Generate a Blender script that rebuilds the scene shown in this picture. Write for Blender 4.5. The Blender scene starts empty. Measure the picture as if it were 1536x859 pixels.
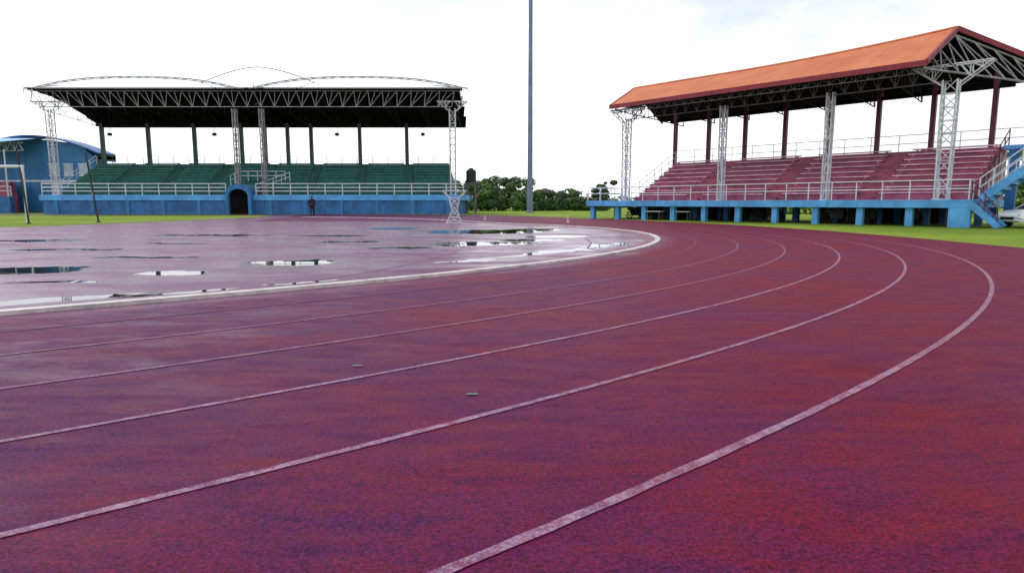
import bpy, bmesh, math, random
from mathutils import Vector, Matrix
random.seed(7)
S=bpy.context.scene
COL=bpy.context.collection
S.view_settings.view_transform='Standard'
S.view_settings.look='None'
S.view_settings.exposure=0

# ------------------------------------------------------------ materials
def new_mat(name):
    m=bpy.data.materials.new(name); m.use_nodes=True
    nt=m.node_tree; b=nt.nodes["Principled BSDF"]
    return m,nt,b
def N(nt,t,**k):
    n=nt.nodes.new(t)
    for a,v in k.items(): setattr(n,a,v)
    return n
def mixc(nt,fac,a,b,blend='MIX'):
    n=nt.nodes.new("ShaderNodeMix"); n.data_type='RGBA'; n.blend_type=blend
    for i,v in ((0,fac),(6,a),(7,b)):
        if isinstance(v,bpy.types.NodeSocket): nt.links.new(v,n.inputs[i])
        else: n.inputs[i].default_value=(v if i==0 else (*v,1) if len(v)==3 else v)
    return n.outputs[2]
def math_(nt,op,a,b=None,c=None,clamp=False):
    n=nt.nodes.new("ShaderNodeMath"); n.operation=op; n.use_clamp=clamp
    for i,v in enumerate((a,b,c)):
        if v is None: continue
        if isinstance(v,bpy.types.NodeSocket): nt.links.new(v,n.inputs[i])
        else: n.inputs[i].default_value=v
    return n.outputs[0]
def mapr(nt,v,a,b,c=0.0,d=1.0,smooth=True):
    n=nt.nodes.new("ShaderNodeMapRange")
    if smooth: n.interpolation_type='SMOOTHSTEP'
    nt.links.new(v,n.inputs[0])
    for i,x in zip((1,2,3,4),(a,b,c,d)): n.inputs[i].default_value=x
    return n.outputs[0]
def noise(nt,vec,scale,detail=4,rough=0.55,dist=0.0):
    n=nt.nodes.new("ShaderNodeTexNoise")
    n.inputs["Scale"].default_value=scale; n.inputs["Detail"].default_value=detail
    n.inputs["Roughness"].default_value=rough; n.inputs["Distortion"].default_value=dist
    if vec is not None: nt.links.new(vec,n.inputs["Vector"])
    return n.outputs[0]
def pos(nt,scale=None):
    g=nt.nodes.new("ShaderNodeNewGeometry").outputs["Position"]
    if scale:
        v=nt.nodes.new("ShaderNodeVectorMath"); v.operation='MULTIPLY'
        nt.links.new(g,v.inputs[0]); v.inputs[1].default_value=scale; return v.outputs[0]
    return g
def paint(name,c,rough=0.5,var=0.35,scale=1.2,dirt=(0.10,0.08,0.07),dirtamt=0.35,metal=0.0,streak=True,spec=0.5):
    """painted surface with blotches, grime and vertical streaks"""
    m,nt,b=new_mat(name)
    p=pos(nt); n1=noise(nt,p,scale,6,0.65)
    dark=tuple(x*(1-var) for x in c)
    col=mixc(nt,mapr(nt,n1,0.35,0.65),dark,c)
    ps=pos(nt,(3.0,3.0,0.35)) if streak else p
    n2=noise(nt,ps,scale*1.6,8,0.7)
    col=mixc(nt,mapr(nt,n2,0.52,0.78,0,dirtamt),col,dirt)
    nt.links.new(col,b.inputs["Base Color"])
    b.inputs["Metallic"].default_value=metal
    b.inputs["Specular IOR Level"].default_value=spec
    nt.links.new(mapr(nt,n2,0.3,0.7,rough*0.75,min(1,rough*1.3)),b.inputs["Roughness"])
    return m
M={}
M['white']=paint("white_painted_steel",(0.64,0.64,0.70),0.45,0.25,2.0,(0.22,0.13,0.09),0.55)
M['rail']=paint("white_rail_paint",(0.72,0.74,0.79),0.4,0.2,2.0,(0.25,0.17,0.13),0.4)
M['dimsteel']=paint("grey_weathered_shaded_steel",(0.17,0.16,0.17),0.6,0.35,1.5,(0.08,0.04,0.03),0.6,spec=.2)  # grey steel; on the eave trusses the grey paints in roof shade
M['darksteel']=paint("shade_dark_weathered_steel",(0.045,0.036,0.042),0.8,0.35,1.5,(0.025,0.012,0.012),0.6,spec=.05)  # colour darkened so steel under the roofs and deck looks shaded
M['lsteel']=paint("light_grey_truss_steel",(0.34,0.32,0.34),0.5,0.35,1.5,(0.13,0.07,0.05),0.6,spec=.3)
M['lblue']=paint("light_blue_concrete_paint",(0.10,0.40,0.80),0.55,0.3,0.9,(0.04,0.07,0.11),0.65)
M['blue']=paint("blue_concrete_paint",(0.022,0.155,0.42),0.6,0.45,0.7,(0.015,0.025,0.05),0.75)
M['bblue']=paint("blue_building_paint",(0.03,0.18,0.42),0.6,0.25,0.5,(0.02,0.05,0.10),0.4)
M['green']=paint("green_seat_paint",(0.03,0.24,0.18),0.5,0.5,1.5,(0.012,0.05,0.045),0.6,spec=.3)
M['greenstep']=paint("green_concrete_step",(0.012,0.10,0.08),0.7,0.4,1.0,(0.01,0.03,0.025),0.6)
M['pink']=paint("red_seat_paint_pale_sheen",(0.86,0.48,0.62),0.30,0.4,1.1,(0.40,0.05,0.11),0.6,streak=False)  # pale pink paints the sky sheen of wet seats over the red
M['pinkstep']=paint("maroon_concrete_step",(0.42,0.075,0.155),0.42,0.5,1.0,(0.11,0.012,0.03),0.7)
M['maroon']=paint("maroon_steel_paint",(0.12,0.010,0.03),0.5,0.3,1.2,(0.04,0.01,0.01),0.4)
M['fascia']=paint("red_fascia_paint",(0.26,0.012,0.03),0.5,0.25,0.8,(0.07,0.01,0.01),0.4)
M['dgreen']=paint("dark_green_steel_paint",(0.01,0.055,0.05),0.5,0.3,1.2,(0.01,0.02,0.02),0.4)
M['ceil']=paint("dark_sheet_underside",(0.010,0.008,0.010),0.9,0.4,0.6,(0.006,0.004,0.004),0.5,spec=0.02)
M['dark']=paint("near_black_paint",(0.012,0.012,0.014),0.6,0.3,2,(0.02,0.015,0.012),0.3)
M['pole']=paint("galvanised_pole_paint",(0.19,0.23,0.34),0.5,0.25,0.8,(0.10,0.09,0.10),0.4)
M['glass']=paint("pale_window_glass",(0.40,0.52,0.66),0.12,0.4,0.6,(0.15,0.22,0.3),0.4)
M['carpaint']=paint("white_car_paint",(0.82,0.83,0.85),0.2,0.05,1,(0.4,0.38,0.35),0.1)
M['carglass']=paint("dark_car_glass",(0.02,0.025,0.03),0.08,0.2,1)
M['rubber']=paint("black_rubber",(0.015,0.015,0.015),0.8,0.3,3)
M['lamp']=paint("clear_lamp_plastic",(0.7,0.72,0.75),0.1,0.1,3,dirtamt=0.1)
M['skin']=paint("brown_skin",(0.14,0.07,0.045),0.5,0.1,3,dirtamt=0.0)
M['cloth']=paint("black_cloth",(0.010,0.010,0.014),0.9,0.4,5,dirtamt=0.0)
M['cloth2']=paint("dark_blue_cloth",(0.02,0.025,0.05),0.9,0.4,5,dirtamt=0.0)
M['hair']=paint("black_hair",(0.008,0.007,0.006),0.7,0.3,8,dirtamt=0.0)

m,nt,b=new_mat("terracotta_ribbed_roof_sheet")
tc=N(nt,"ShaderNodeTexCoord").outputs["Object"]
w=N(nt,"ShaderNodeTexWave",wave_type='BANDS',bands_direction='X'); nt.links.new(tc,w.inputs["Vector"])
w.inputs["Scale"].default_value=0.8; w.inputs["Distortion"].default_value=0
sep=N(nt,"ShaderNodeSeparateXYZ"); nt.links.new(tc,sep.inputs[0])
n1=noise(nt,tc,0.5,6,0.6)
c=mixc(nt,mapr(nt,n1,0.3,0.7),(0.50,0.135,0.055),(0.58,0.19,0.085))
n2=noise(nt,tc,2.5,8,0.7)
c=mixc(nt,mapr(nt,n2,0.5,0.8,0,0.2),c,(0.25,0.09,0.05))
sn=math_(nt,'FRACT',math_(nt,'MULTIPLY',sep.outputs[0],1.0/0.95))
seam=mapr(nt,math_(nt,'ABSOLUTE',math_(nt,'SUBTRACT',sn,0.5)),0.44,0.5,0,0.28)
c=mixc(nt,seam,c,(0.20,0.06,0.03))
nt.links.new(c,b.inputs["Base Color"]); b.inputs["Roughness"].default_value=0.8
b.inputs["Specular IOR Level"].default_value=0.25
bp=N(nt,"ShaderNodeBump"); bp.inputs["Strength"].default_value=0.3; bp.inputs["Distance"].default_value=0.03
nt.links.new(w.outputs["Fac"],bp.inputs["Height"]); nt.links.new(bp.outputs[0],b.inputs["Normal"])
M['roof']=m

def leaf_mat(name,a,bc):
    m,nt,b=new_mat(name)
    p=pos(nt)
    c=mixc(nt,mapr(nt,noise(nt,p,0.9,3),0.35,0.65),a,bc)
    c=mixc(nt,mapr(nt,noise(nt,p,9,2),0.4,0.7,0,0.6),c,tuple(x*0.45 for x in a))
    nt.links.new(c,b.inputs["Base Color"]); b.inputs["Roughness"].default_value=0.6
    return m
M['leaf']=leaf_mat("green_leaves",(0.045,0.11,0.012),(0.12,0.22,0.025))
M['leafd']=leaf_mat("dark_green_leaves",(0.022,0.06,0.012),(0.06,0.13,0.02))
M['bark']=paint("brown_bark",(0.10,0.07,0.05),0.9,0.4,3)

m,nt,b=new_mat("mown_green_grass")
p=pos(nt)
c=mixc(nt,mapr(nt,noise(nt,p,0.12,5,0.6),0.35,0.65),(0.14,0.22,0.018),(0.25,0.33,0.032))
c=mixc(nt,mapr(nt,noise(nt,p,2.2,5,0.7),0.45,0.75,0,0.65),c,(0.07,0.11,0.015))
c=mixc(nt,mapr(nt,noise(nt,p,0.35,4,0.7),0.58,0.75,0,0.5),c,(0.24,0.19,0.06))
nt.links.new(c,b.inputs["Base Color"]); b.inputs["Roughness"].default_value=0.9
b.inputs["Specular IOR Level"].default_value=0.15
bp=N(nt,"ShaderNodeBump"); bp.inputs["Strength"].default_value=0.7; bp.inputs["Distance"].default_value=0.05
nt.links.new(noise(nt,p,25,3),bp.inputs["Height"]); nt.links.new(bp.outputs[0],b.inputs["Normal"])
M['grass']=m

# standing water on the track and a dark slit beside the kerb: (x, y, rx, ry, angle)
PUD=[(-9.1,11.7,1.15,.70,0),(-6.0,11.2,.66,.38,0),(-4.55,13.3,.95,.62,.1),
     (-6.15,7.95,1.4,.27,.66),(-4.65,8.75,.80,.11,.66),(-3.3,9.9,.7,.08,.6),
     (-1.2,27.6,2.6,2.0,0),(1.0,29.5,1.4,1.2,.2),(-.9,19.4,1.7,1.0,0.15),(-5.8,31,1.3,1.0,0),(-7,24,1.3,.45,0),(-16,21,2.0,.6,0),
     (-3.0,17.7,.9,.36,0),(1.50,16.75,1.4,.36,.80),(.2,15.2,1.0,.22,.78),(2.8,18.9,1.4,.42,1.0),(-.95,13.7,.8,.13,.72),(-12,17,1.7,.28,0),(-8.4,14.6,1.2,.2,0),
     (1.7,23.5,1.4,.8,.3),(-7.3,10.0,.8,.14,0),(-11.5,24.5,2.2,.4,0),(.6,21.4,1.1,.6,.3),(-5.2,20.5,1.0,.35,0),(-10.5,19.5,1.1,.3,0)]
def track_colour(nt,p):
    n_big=noise(nt,pos(nt,(0.45,1.0,1)),0.8,7,0.66,0.2)
    n_mid=noise(nt,pos(nt,(0.55,1.9,1)),3.0,9,0.76,0.2)
    n_sml=noise(nt,p,18,6,0.78)
    n_fine=noise(nt,p,62,4,0.95)
    f=math_(nt,'ADD',math_(nt,'MULTIPLY',n_big,0.36),math_(nt,'MULTIPLY',n_mid,0.36))
    f=math_(nt,'ADD',f,math_(nt,'MULTIPLY',n_sml,0.28))
    sx=N(nt,"ShaderNodeSeparateXYZ"); nt.links.new(p,sx.inputs[0])
    side_sheen=mapr(nt,sx.outputs[0],-4.0,3.0,0.065,-0.035,False)  # purple shift towards the left paints reflectance into the track colour
    f=math_(nt,'ADD',f,side_sheen)
    c=mixc(nt,mapr(nt,f,0.41,0.60,0,1,False),(0.165,0.001,0.011),(0.078,0.009,0.076))
    c=mixc(nt,mapr(nt,n_mid,0.54,0.74,0,0.5),c,(0.034,0.002,0.020))
    g=mapr(nt,n_fine,0.34,0.68,0.0,2.0,False)
    gc=N(nt,"ShaderNodeVectorMath",operation='SCALE'); nt.links.new(c,gc.inputs[0]); nt.links.new(g,gc.inputs[3])
    sp_=mapr(nt,n_fine,0.60,0.78,0,0.32)
    c2=mixc(nt,sp_,gc.outputs[0],(0.17,0.07,0.22))
    return c2,n_big,n_mid,n_fine
m,nt,b=new_mat("wet_maroon_running_track_rubber")
p=pos(nt)
c,nb,nm,nf=track_colour(nt,p)
nz=N(nt,"ShaderNodeTexNoise"); nz.inputs["Scale"].default_value=1.3; nz.inputs["Detail"].default_value=7; nz.inputs["Roughness"].default_value=.65; nt.links.new(p,nz.inputs["Vector"])
sub=N(nt,"ShaderNodeVectorMath",operation='SUBTRACT'); nt.links.new(nz.outputs["Color"],sub.inputs[0]); sub.inputs[1].default_value=(.5,.5,.5)
scl=N(nt,"ShaderNodeVectorMath",operation='SCALE'); nt.links.new(sub.outputs[0],scl.inputs[0])
sy=N(nt,"ShaderNodeSeparateXYZ"); nt.links.new(p,sy.inputs[0])
nt.links.new(mapr(nt,sy.outputs[1],8,18,0.45,2.2,False),scl.inputs[3])
add=N(nt,"ShaderNodeVectorMath",operation='ADD'); nt.links.new(p,add.inputs[0]); nt.links.new(scl.outputs[0],add.inputs[1])
best=None
for (x,y,rx,ry,a) in PUD:
    mp=N(nt,"ShaderNodeMapping",vector_type='TEXTURE'); nt.links.new(add.outputs[0],mp.inputs[0])
    mp.inputs["Location"].default_value=(x,y,0); mp.inputs["Rotation"].default_value=(0,0,a); mp.inputs["Scale"].default_value=(rx,ry,1000)
    ln=N(nt,"ShaderNodeVectorMath",operation='LENGTH'); nt.links.new(mp.outputs[0],ln.inputs[0])
    best=ln.outputs["Value"] if best is None else math_(nt,'MINIMUM',best,ln.outputs["Value"])
water=mapr(nt,best,0.92,1.05,1,0)
rim=mapr(nt,best,1.03,1.30,0.7,0)
damp=mapr(nt,best,1.0,3.6,1,0)
sx=N(nt,"ShaderNodeSeparateXYZ"); nt.links.new(p,sx.inputs[0])
dx=math_(nt,'ADD',sx.outputs[0],24.0); dy=math_(nt,'SUBTRACT',sx.outputs[1],34.0)
th=math_(nt,'ARCTAN2',dy,dx)
rr=math_(nt,'SQRT',math_(nt,'ADD',math_(nt,'MULTIPLY',dx,dx),math_(nt,'MULTIPLY',dy,dy)))
poly=math_(nt,'MULTIPLY_ADD',th,6.728,6.187)
poly=math_(nt,'MULTIPLY_ADD',poly,th,-11.578); poly=math_(nt,'MULTIPLY_ADD',poly,th,-16.85); poly=math_(nt,'MULTIPLY_ADD',poly,th,26.815)
inside=mapr(nt,math_(nt,'SUBTRACT',rr,poly),-0.25,0.8,1,0)
film=mapr(nt,noise(nt,pos(nt,(0.4,1.0,1)),0.75,8,0.68,0.4),0.38,0.64)
film2=mapr(nt,noise(nt,pos(nt,(0.35,0.8,1)),1.7,7,0.70,0.3),0.44,0.72)
left=mapr(nt,sx.outputs[0],-4.0,-0.4,1,0)
rough_dry=mapr(nt,nm,0.3,0.7,0.52,0.75,False)
rough_wet=mapr(nt,film,0,1,0.50,0.22,False)
mx=N(nt,"ShaderNodeMix"); nt.links.new(inside,mx.inputs[0]); nt.links.new(rough_dry,mx.inputs[2]); nt.links.new(rough_wet,mx.inputs[3])
mx2=N(nt,"ShaderNodeMix"); nt.links.new(math_(nt,'MULTIPLY',damp,0.5),mx2.inputs[0]); nt.links.new(mx.outputs[0],mx2.inputs[2]); mx2.inputs[3].default_value=0.22
mx3=N(nt,"ShaderNodeMix"); nt.links.new(water,mx3.inputs[0]); nt.links.new(mx2.outputs[0],mx3.inputs[2]); mx3.inputs[3].default_value=0.01
nt.links.new(mx3.outputs[0],b.inputs["Roughness"])
c=mixc(nt,math_(nt,'MULTIPLY',inside,0.55),c,(0.120,0.012,0.090))
c=mixc(nt,math_(nt,'MULTIPLY',damp,0.3),c,(0.06,0.006,0.06))
c=mixc(nt,rim,c,(0.018,0.004,0.014))
c=mixc(nt,water,c,(0.022,0.012,0.018))
nt.links.new(c,b.inputs["Base Color"])
dry=math_(nt,'SUBTRACT',1.0,water)
cw=math_(nt,'MULTIPLY',inside,math_(nt,'MULTIPLY',film,0.42))
cl=math_(nt,'MULTIPLY',left,math_(nt,'MULTIPLY',film2,0.42))
cw=math_(nt,'MULTIPLY',math_(nt,'MAXIMUM',cw,cl),dry)
nt.links.new(cw,b.inputs["Coat Weight"]); b.inputs["Coat Roughness"].default_value=0.28; b.inputs["Coat IOR"].default_value=1.45
# dry rubber is less shiny than the wet parts
wetness=math_(nt,'MAXIMUM',math_(nt,'MULTIPLY',inside,0.8),water)
nt.links.new(mapr(nt,wetness,0,1,0.26,0.5,False),b.inputs["Specular IOR Level"])
bp=N(nt,"ShaderNodeBump"); bp.inputs["Distance"].default_value=0.005
nt.links.new(nf,bp.inputs["Height"])
st=N(nt,"ShaderNodeMix"); nt.links.new(inside,st.inputs[0]); st.inputs[2].default_value=1.0; st.inputs[3].default_value=0.35
nt.links.new(math_(nt,'MULTIPLY',dry,st.outputs[0]),bp.inputs["Strength"])
nt.links.new(bp.outputs[0],b.inputs["Normal"])
b.inputs["IOR"].default_value=1.34
b.inputs["Specular Tint"].default_value=(0.84,0.68,1.0,1)
M['track']=m
def line_mat(name,op):
    m,nt,b=new_mat(name); p=pos(nt)
    c,nb,nm,nf=track_colour(nt,p)
    wear=noise(nt,p,6.5,8,0.85)
    f=math_(nt,'ADD',math_(nt,'MULTIPLY',nf,0.75),math_(nt,'MULTIPLY',wear,0.60))
    k=mapr(nt,f,0.53,0.80,op,op*0.05)
    nt.links.new(mixc(nt,k,c,(0.44,0.30,0.42)),b.inputs["Base Color"]); b.inputs["Roughness"].default_value=0.6
    b.inputs["IOR"].default_value=1.34; b.inputs["Specular IOR Level"].default_value=.26
    return m
M['line']=line_mat("worn_white_lane_paint",0.80)
M['line2']=line_mat("faded_white_lane_paint",0.50)
M['line3']=line_mat("nearly_worn_off_lane_paint",0.22)
M['kerb']=paint("dirty_cream_kerb_paint",(0.66,0.59,0.56),0.35,0.4,2.2,(0.10,0.055,0.055),1.0,streak=False)
m_,nt_,b_=new_mat("green_mark"); b_.inputs["Base Color"].default_value=(0.06,0.09,0.06,1); M['gmark']=m_

# ------------------------------------------------------------ geometry helpers
class B:
    def __init__(s): s.v=[];s.f=[];s.m=[];s.mi=0
    def quad(s,*pts):
        i=len(s.v); s.v+= [tuple(p) for p in pts]; s.f.append(tuple(range(i,i+len(pts)))); s.m.append(s.mi)
    def merge(s,o):
        i=len(s.v); s.v+=o.v; s.f+=[tuple(j+i for j in f) for f in o.f]; s.m+=o.m
    def box(s,a,b_):
        x0,y0,z0=a;x1,y1,z1=b_
        i=len(s.v)
        s.v+=[(x0,y0,z0),(x1,y0,z0),(x1,y1,z0),(x0,y1,z0),(x0,y0,z1),(x1,y0,z1),(x1,y1,z1),(x0,y1,z1)]
        for f in ((0,3,2,1),(4,5,6,7),(0,1,5,4),(1,2,6,5),(2,3,7,6),(3,0,4,7)):
            s.f.append(tuple(i+j for j in f)); s.m.append(s.mi)
    def tube(s,p,q,r,n=6,r2=None):
        p=Vector(p);q=Vector(q);d=q-p
        if d.length<1e-6:return
        d.normalize(); u=d.orthogonal().normalized(); w=d.cross(u)
        if r2 is None:r2=r
        i=len(s.v)
        for k in range(n):
            a=2*math.pi*(k+.5)/n; s.v.append(tuple(p+(u*math.cos(a)+w*math.sin(a))*r))
        for k in range(n):
            a=2*math.pi*(k+.5)/n; s.v.append(tuple(q+(u*math.cos(a)+w*math.sin(a))*r2))
        for k in range(n):
            k2=(k+1)%n; s.f.append((i+k,i+k2,i+n+k2,i+n+k)); s.m.append(s.mi)
        s.f.append(tuple(i+k for k in reversed(range(n)))); s.m.append(s.mi)
        s.f.append(tuple(i+n+k for k in range(n))); s.m.append(s.mi)
    def path(s,pts,r,n=6):
        for a,b_ in zip(pts,pts[1:]): s.tube(a,b_,r,n)
    def prism(s,poly,y0,y1):
        n=len(poly); i=len(s.v)
        s.v+=[(x,y0,z) for x,z in poly]+[(x,y1,z) for x,z in poly]
        s.f.append(tuple(range(i,i+n))); s.m.append(s.mi)
        s.f.append(tuple(reversed(range(i+n,i+2*n)))); s.m.append(s.mi)
        for k in range(n):
            k2=(k+1)%n; s.f.append((i+k2,i+k,i+n+k,i+n+k2)); s.m.append(s.mi)
    def truss(s,A,Bp,C,D,n,r,rw=None,style='W'):
        A,Bp,C,D=map(Vector,(A,Bp,C,D)); rw=rw or r*.65
        s.tube(A,Bp,r); s.tube(C,D,r)
        for k in range(n):
            a=A.lerp(Bp,k/n);b1=A.lerp(Bp,(k+1)/n);c=C.lerp(D,k/n);d=C.lerp(D,(k+1)/n)
            if style=='W':
                if k%2==0: s.tube(a,d,rw)
                else: s.tube(c,b1,rw)
            elif style=='X': s.tube(a,d,rw); s.tube(c,b1,rw)
            if style in('X','V') : s.tube(a,c,rw)
            if style=='V':
                mid=C.lerp(D,(k+.5)/n); s.tube(a,mid,rw); s.tube(mid,b1,rw)
def mk(name,b,mats,parent=None,smooth=False,bevel=0,**props):
    me=bpy.data.meshes.new(name); me.from_pydata(b.v,[],b.f); me.update()
    if not isinstance(mats,(list,tuple)): mats=[mats]
    for mm in mats: me.materials.append(mm)
    for pl,mi in zip(me.polygons,b.m): pl.material_index=mi; pl.use_smooth=smooth
    bm=bmesh.new(); bm.from_mesh(me); bmesh.ops.recalc_face_normals(bm,faces=bm.faces); bm.to_mesh(me); bm.free()
    o=bpy.data.objects.new(name,me); COL.objects.link(o)
    if parent: o.parent=parent
    if bevel:
        bv=o.modifiers.new("bevel","BEVEL"); bv.width=bevel; bv.segments=2; bv.limit_method='ANGLE'
    for k,v in props.items(): o[k]=v
    return o
def empty(name,loc,rot=0,label=None,category=None,**props):
    o=bpy.data.objects.new(name,None); COL.objects.link(o); o.location=loc; o.rotation_euler=(0,0,rot)
    o.empty_display_size=0.3
    if label:o["label"]=label
    if category:o["category"]=category
    for k,v in props.items(): o[k]=v
    return o
def copy_thing(o,loc,rot,label=None,scale=None):
    c=o.copy(); COL.objects.link(c); c.location=loc; c.rotation_euler=(0,0,rot)
    if scale: c.scale=scale
    if label:c["label"]=label
    for ch in [x for x in bpy.data.objects if x.parent==o]:
        d=ch.copy(); COL.objects.link(d); d.parent=c
        for g in [x for x in bpy.data.objects if x.parent==ch]:
            e=g.copy(); COL.objects.link(e); e.parent=d
    return c

# ------------------------------------------------------------ camera
cam=bpy.data.objects.new("Camera",bpy.data.cameras.new("Camera")); COL.objects.link(cam)
cam.location=(0,0,1.252); cam.rotation_euler=(math.radians(90-7.525),0,0)
cam.data.sensor_width=36; cam.data.lens=22.27; cam.data.clip_end=4000; cam.data.clip_start=0.05
S.camera=cam

# ------------------------------------------------------------ light
W=bpy.data.worlds.new("World"); S.world=W; W.use_nodes=True
nt=W.node_tree; nt.nodes.clear()
out=N(nt,"ShaderNodeOutputWorld"); bg=N(nt,"ShaderNodeBackground"); nt.links.new(bg.outputs[0],out.inputs[0])
sky=N(nt,"ShaderNodeTexSky"); sky.sky_type='NISHITA'; sky.sun_disc=False
EL,AZ=math.radians(48),math.radians(-35)
sky.sun_elevation=EL; sky.sun_rotation=AZ
g=N(nt,"ShaderNodeTexCoord").outputs["Generated"]
sp=N(nt,"ShaderNodeSeparateXYZ"); nt.links.new(g,sp.inputs[0])
mp=N(nt,"ShaderNodeMapping"); nt.links.new(g,mp.inputs[0]); mp.inputs["Scale"].default_value=(1,1,2.6)
cn=noise(nt,mp.outputs[0],2.2,7,0.58,0.5)
rgt=mapr(nt,sp.outputs[0],0.0,0.6,0,0.34,False)
up=mapr(nt,sp.outputs[2],0.10,0.34,0,0.30,False)
f=math_(nt,'ADD',math_(nt,'ADD',cn,rgt),up)
thin=mapr(nt,f,0.64,1.0)
skys=N(nt,"ShaderNodeVectorMath",operation='SCALE'); nt.links.new(sky.outputs[0],skys.inputs[0]); skys.inputs[3].default_value=0.10
veil=mixc(nt,0.08,(0.87,0.93,1.0),skys.outputs[0])
col=mixc(nt,thin,(1.40,1.42,1.50),veil)
nt.links.new(col,bg.inputs[0]); bg.inputs[1].default_value=1.0
sl=bpy.data.lights.new("Sun","SUN"); so=bpy.data.objects.new("Sun",sl); COL.objects.link(so)
sl.energy=1.3; sl.angle=math.radians(14); sl.color=(1,0.96,0.92)
d=Vector((math.sin(AZ)*math.cos(EL),math.cos(AZ)*math.cos(EL),math.sin(EL)))
so.rotation_euler=d.to_track_quat('Z','Y').to_euler()

# ------------------------------------------------------------ ground
def sheet(name,pts,z,mat,**props):
    b=B(); b.quad(*[(x,y,z) for x,y in pts]); return mk(name,b,mat,**props)
sheet("ground",[(-1500,-200),(1500,-200),(1500,2500),(-1500,2500)],0,M['grass'],kind="structure")
def smooth(pts,n=10):
    o=[]
    P=[Vector(p) for p in pts]
    for i in range(1,len(P)-2):
        for k in range(n):
            t=k/n;a,b_,c,d=P[i-1],P[i],P[i+1],P[i+2]
            o.append(0.5*((2*b_)+(-a+c)*t+(2*a-5*b_+4*c-d)*t*t+(-a+3*b_-3*c+d)*t**3))
    o.append(P[-2]); return [tuple(v) for v in o]
edge=smooth([(16,-10),(15.2,0),(14.6,10),(14.3,17.6),(14.4,24),(13.9,30),(12.3,37),(9.5,44),(6.2,51),(2.5,58),(-2,63.5),(-9,67.2),(-22,68.4),(-40,68.6),(-75,68.8),(-90,69)])
tr=[(-75,-10)]+edge
sheet("running_track",tr,0.004,M['track'],kind="structure")
gr=smooth([(-70,25),(-45,28.5),(-30,30.8),(-25.5,33.5),(-23.6,42),(-22.5,52),(-22.6,60),(-28,63.6),(-45,64),(-80,64),(-90,64)])
sheet("infield_grass",gr,0.010,M['grass'],kind="structure")

def Rk(t):
    if t<=.1: return 26.815-16.85*t-11.578*t*t+6.187*t**3+6.728*t**4
    return 25.03-18.9*.16*(1-math.exp(-(t-.1)/.16))
CX,CY=-24.0,34.0
def curve(off,t0,t1,n):
    o=[]
    for i in range(n+1):
        t=t0+(t1-t0)*i/n; r=Rk(t)+off
        o.append(Vector((CX+r*math.cos(t),CY+r*math.sin(t))))
    return o
def ribbon(name,pts,w,z,mat,h=0,wob=0,**props):
    b=B(); L=[];R=[]
    for i,p in enumerate(pts):
        a=pts[max(0,i-1)];c=pts[min(len(pts)-1,i+1)]
        d=(c-a).normalized(); n=Vector((-d.y,d.x))*w/2
        L.append(p+n*(1+random.uniform(-wob,wob)));R.append(p-n*(1+random.uniform(-wob,wob)))
    for i in range(len(pts)-1):
        zt=z+h
        b.quad((*L[i],zt),(*R[i],zt),(*R[i+1],zt),(*L[i+1],zt))
        if h:
            b.quad((*L[i],z-.01),(*L[i],zt),(*L[i+1],zt),(*L[i+1],z-.01))
            b.quad((*R[i],zt),(*R[i],z-.01),(*R[i+1],z-.01),(*R[i+1],zt))
    return mk(name,b,mat,**props)
for k,mt,w in ((1,'line3',.05),(2,'line2',.045),(3,'line2',.05),(4,'line',.046),(5,'line',.048),(6,'line',.054)):
    ribbon("lane_line",curve(1.22*k,-1.4,1.3,900),w,0.009,M[mt],wob=.12,kind="structure")
ribbon("track_kerb",curve(0,-1.4,1.3,400),.17,0.0,M['kerb'],h=.055,wob=.08,kind="structure")
ribbon("kerb_inner_strip",curve(-.36,-1.4,.6,400),.13,0.009,M['line'],wob=.25,kind="structure")  # thin pale strip along the inner side of the kerb
arc=[Vector(p[:2]) for p in smooth([(-4,8.6,0),(-3.2,10.1,0),(-2.2,12.6,0),(-1.55,15.5,0),(-1.4,18.5,0),(-1.6,21,0)],12)]
ribbon("faded_arc_line",arc,.055,0.009,M['line'],kind="structure")
arc=[Vector((2.1,17.5)),Vector((2.5,20)),Vector((2.6,22.5))]
ribbon("faded_arc_line",arc,.06,0.009,M['line'],kind="structure")
for x,y,a in ((-.27,4.02,.3),(-1.2,4.75,.3)):
    b=B(); b.quad((x-.03,y-.018,.014),(x+.04,y-.018,.014),(x+.05,y+.018,.014),(x-.02,y+.018,.014)); mk("lane_mark",b,M['gmark'],kind="structure")

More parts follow.
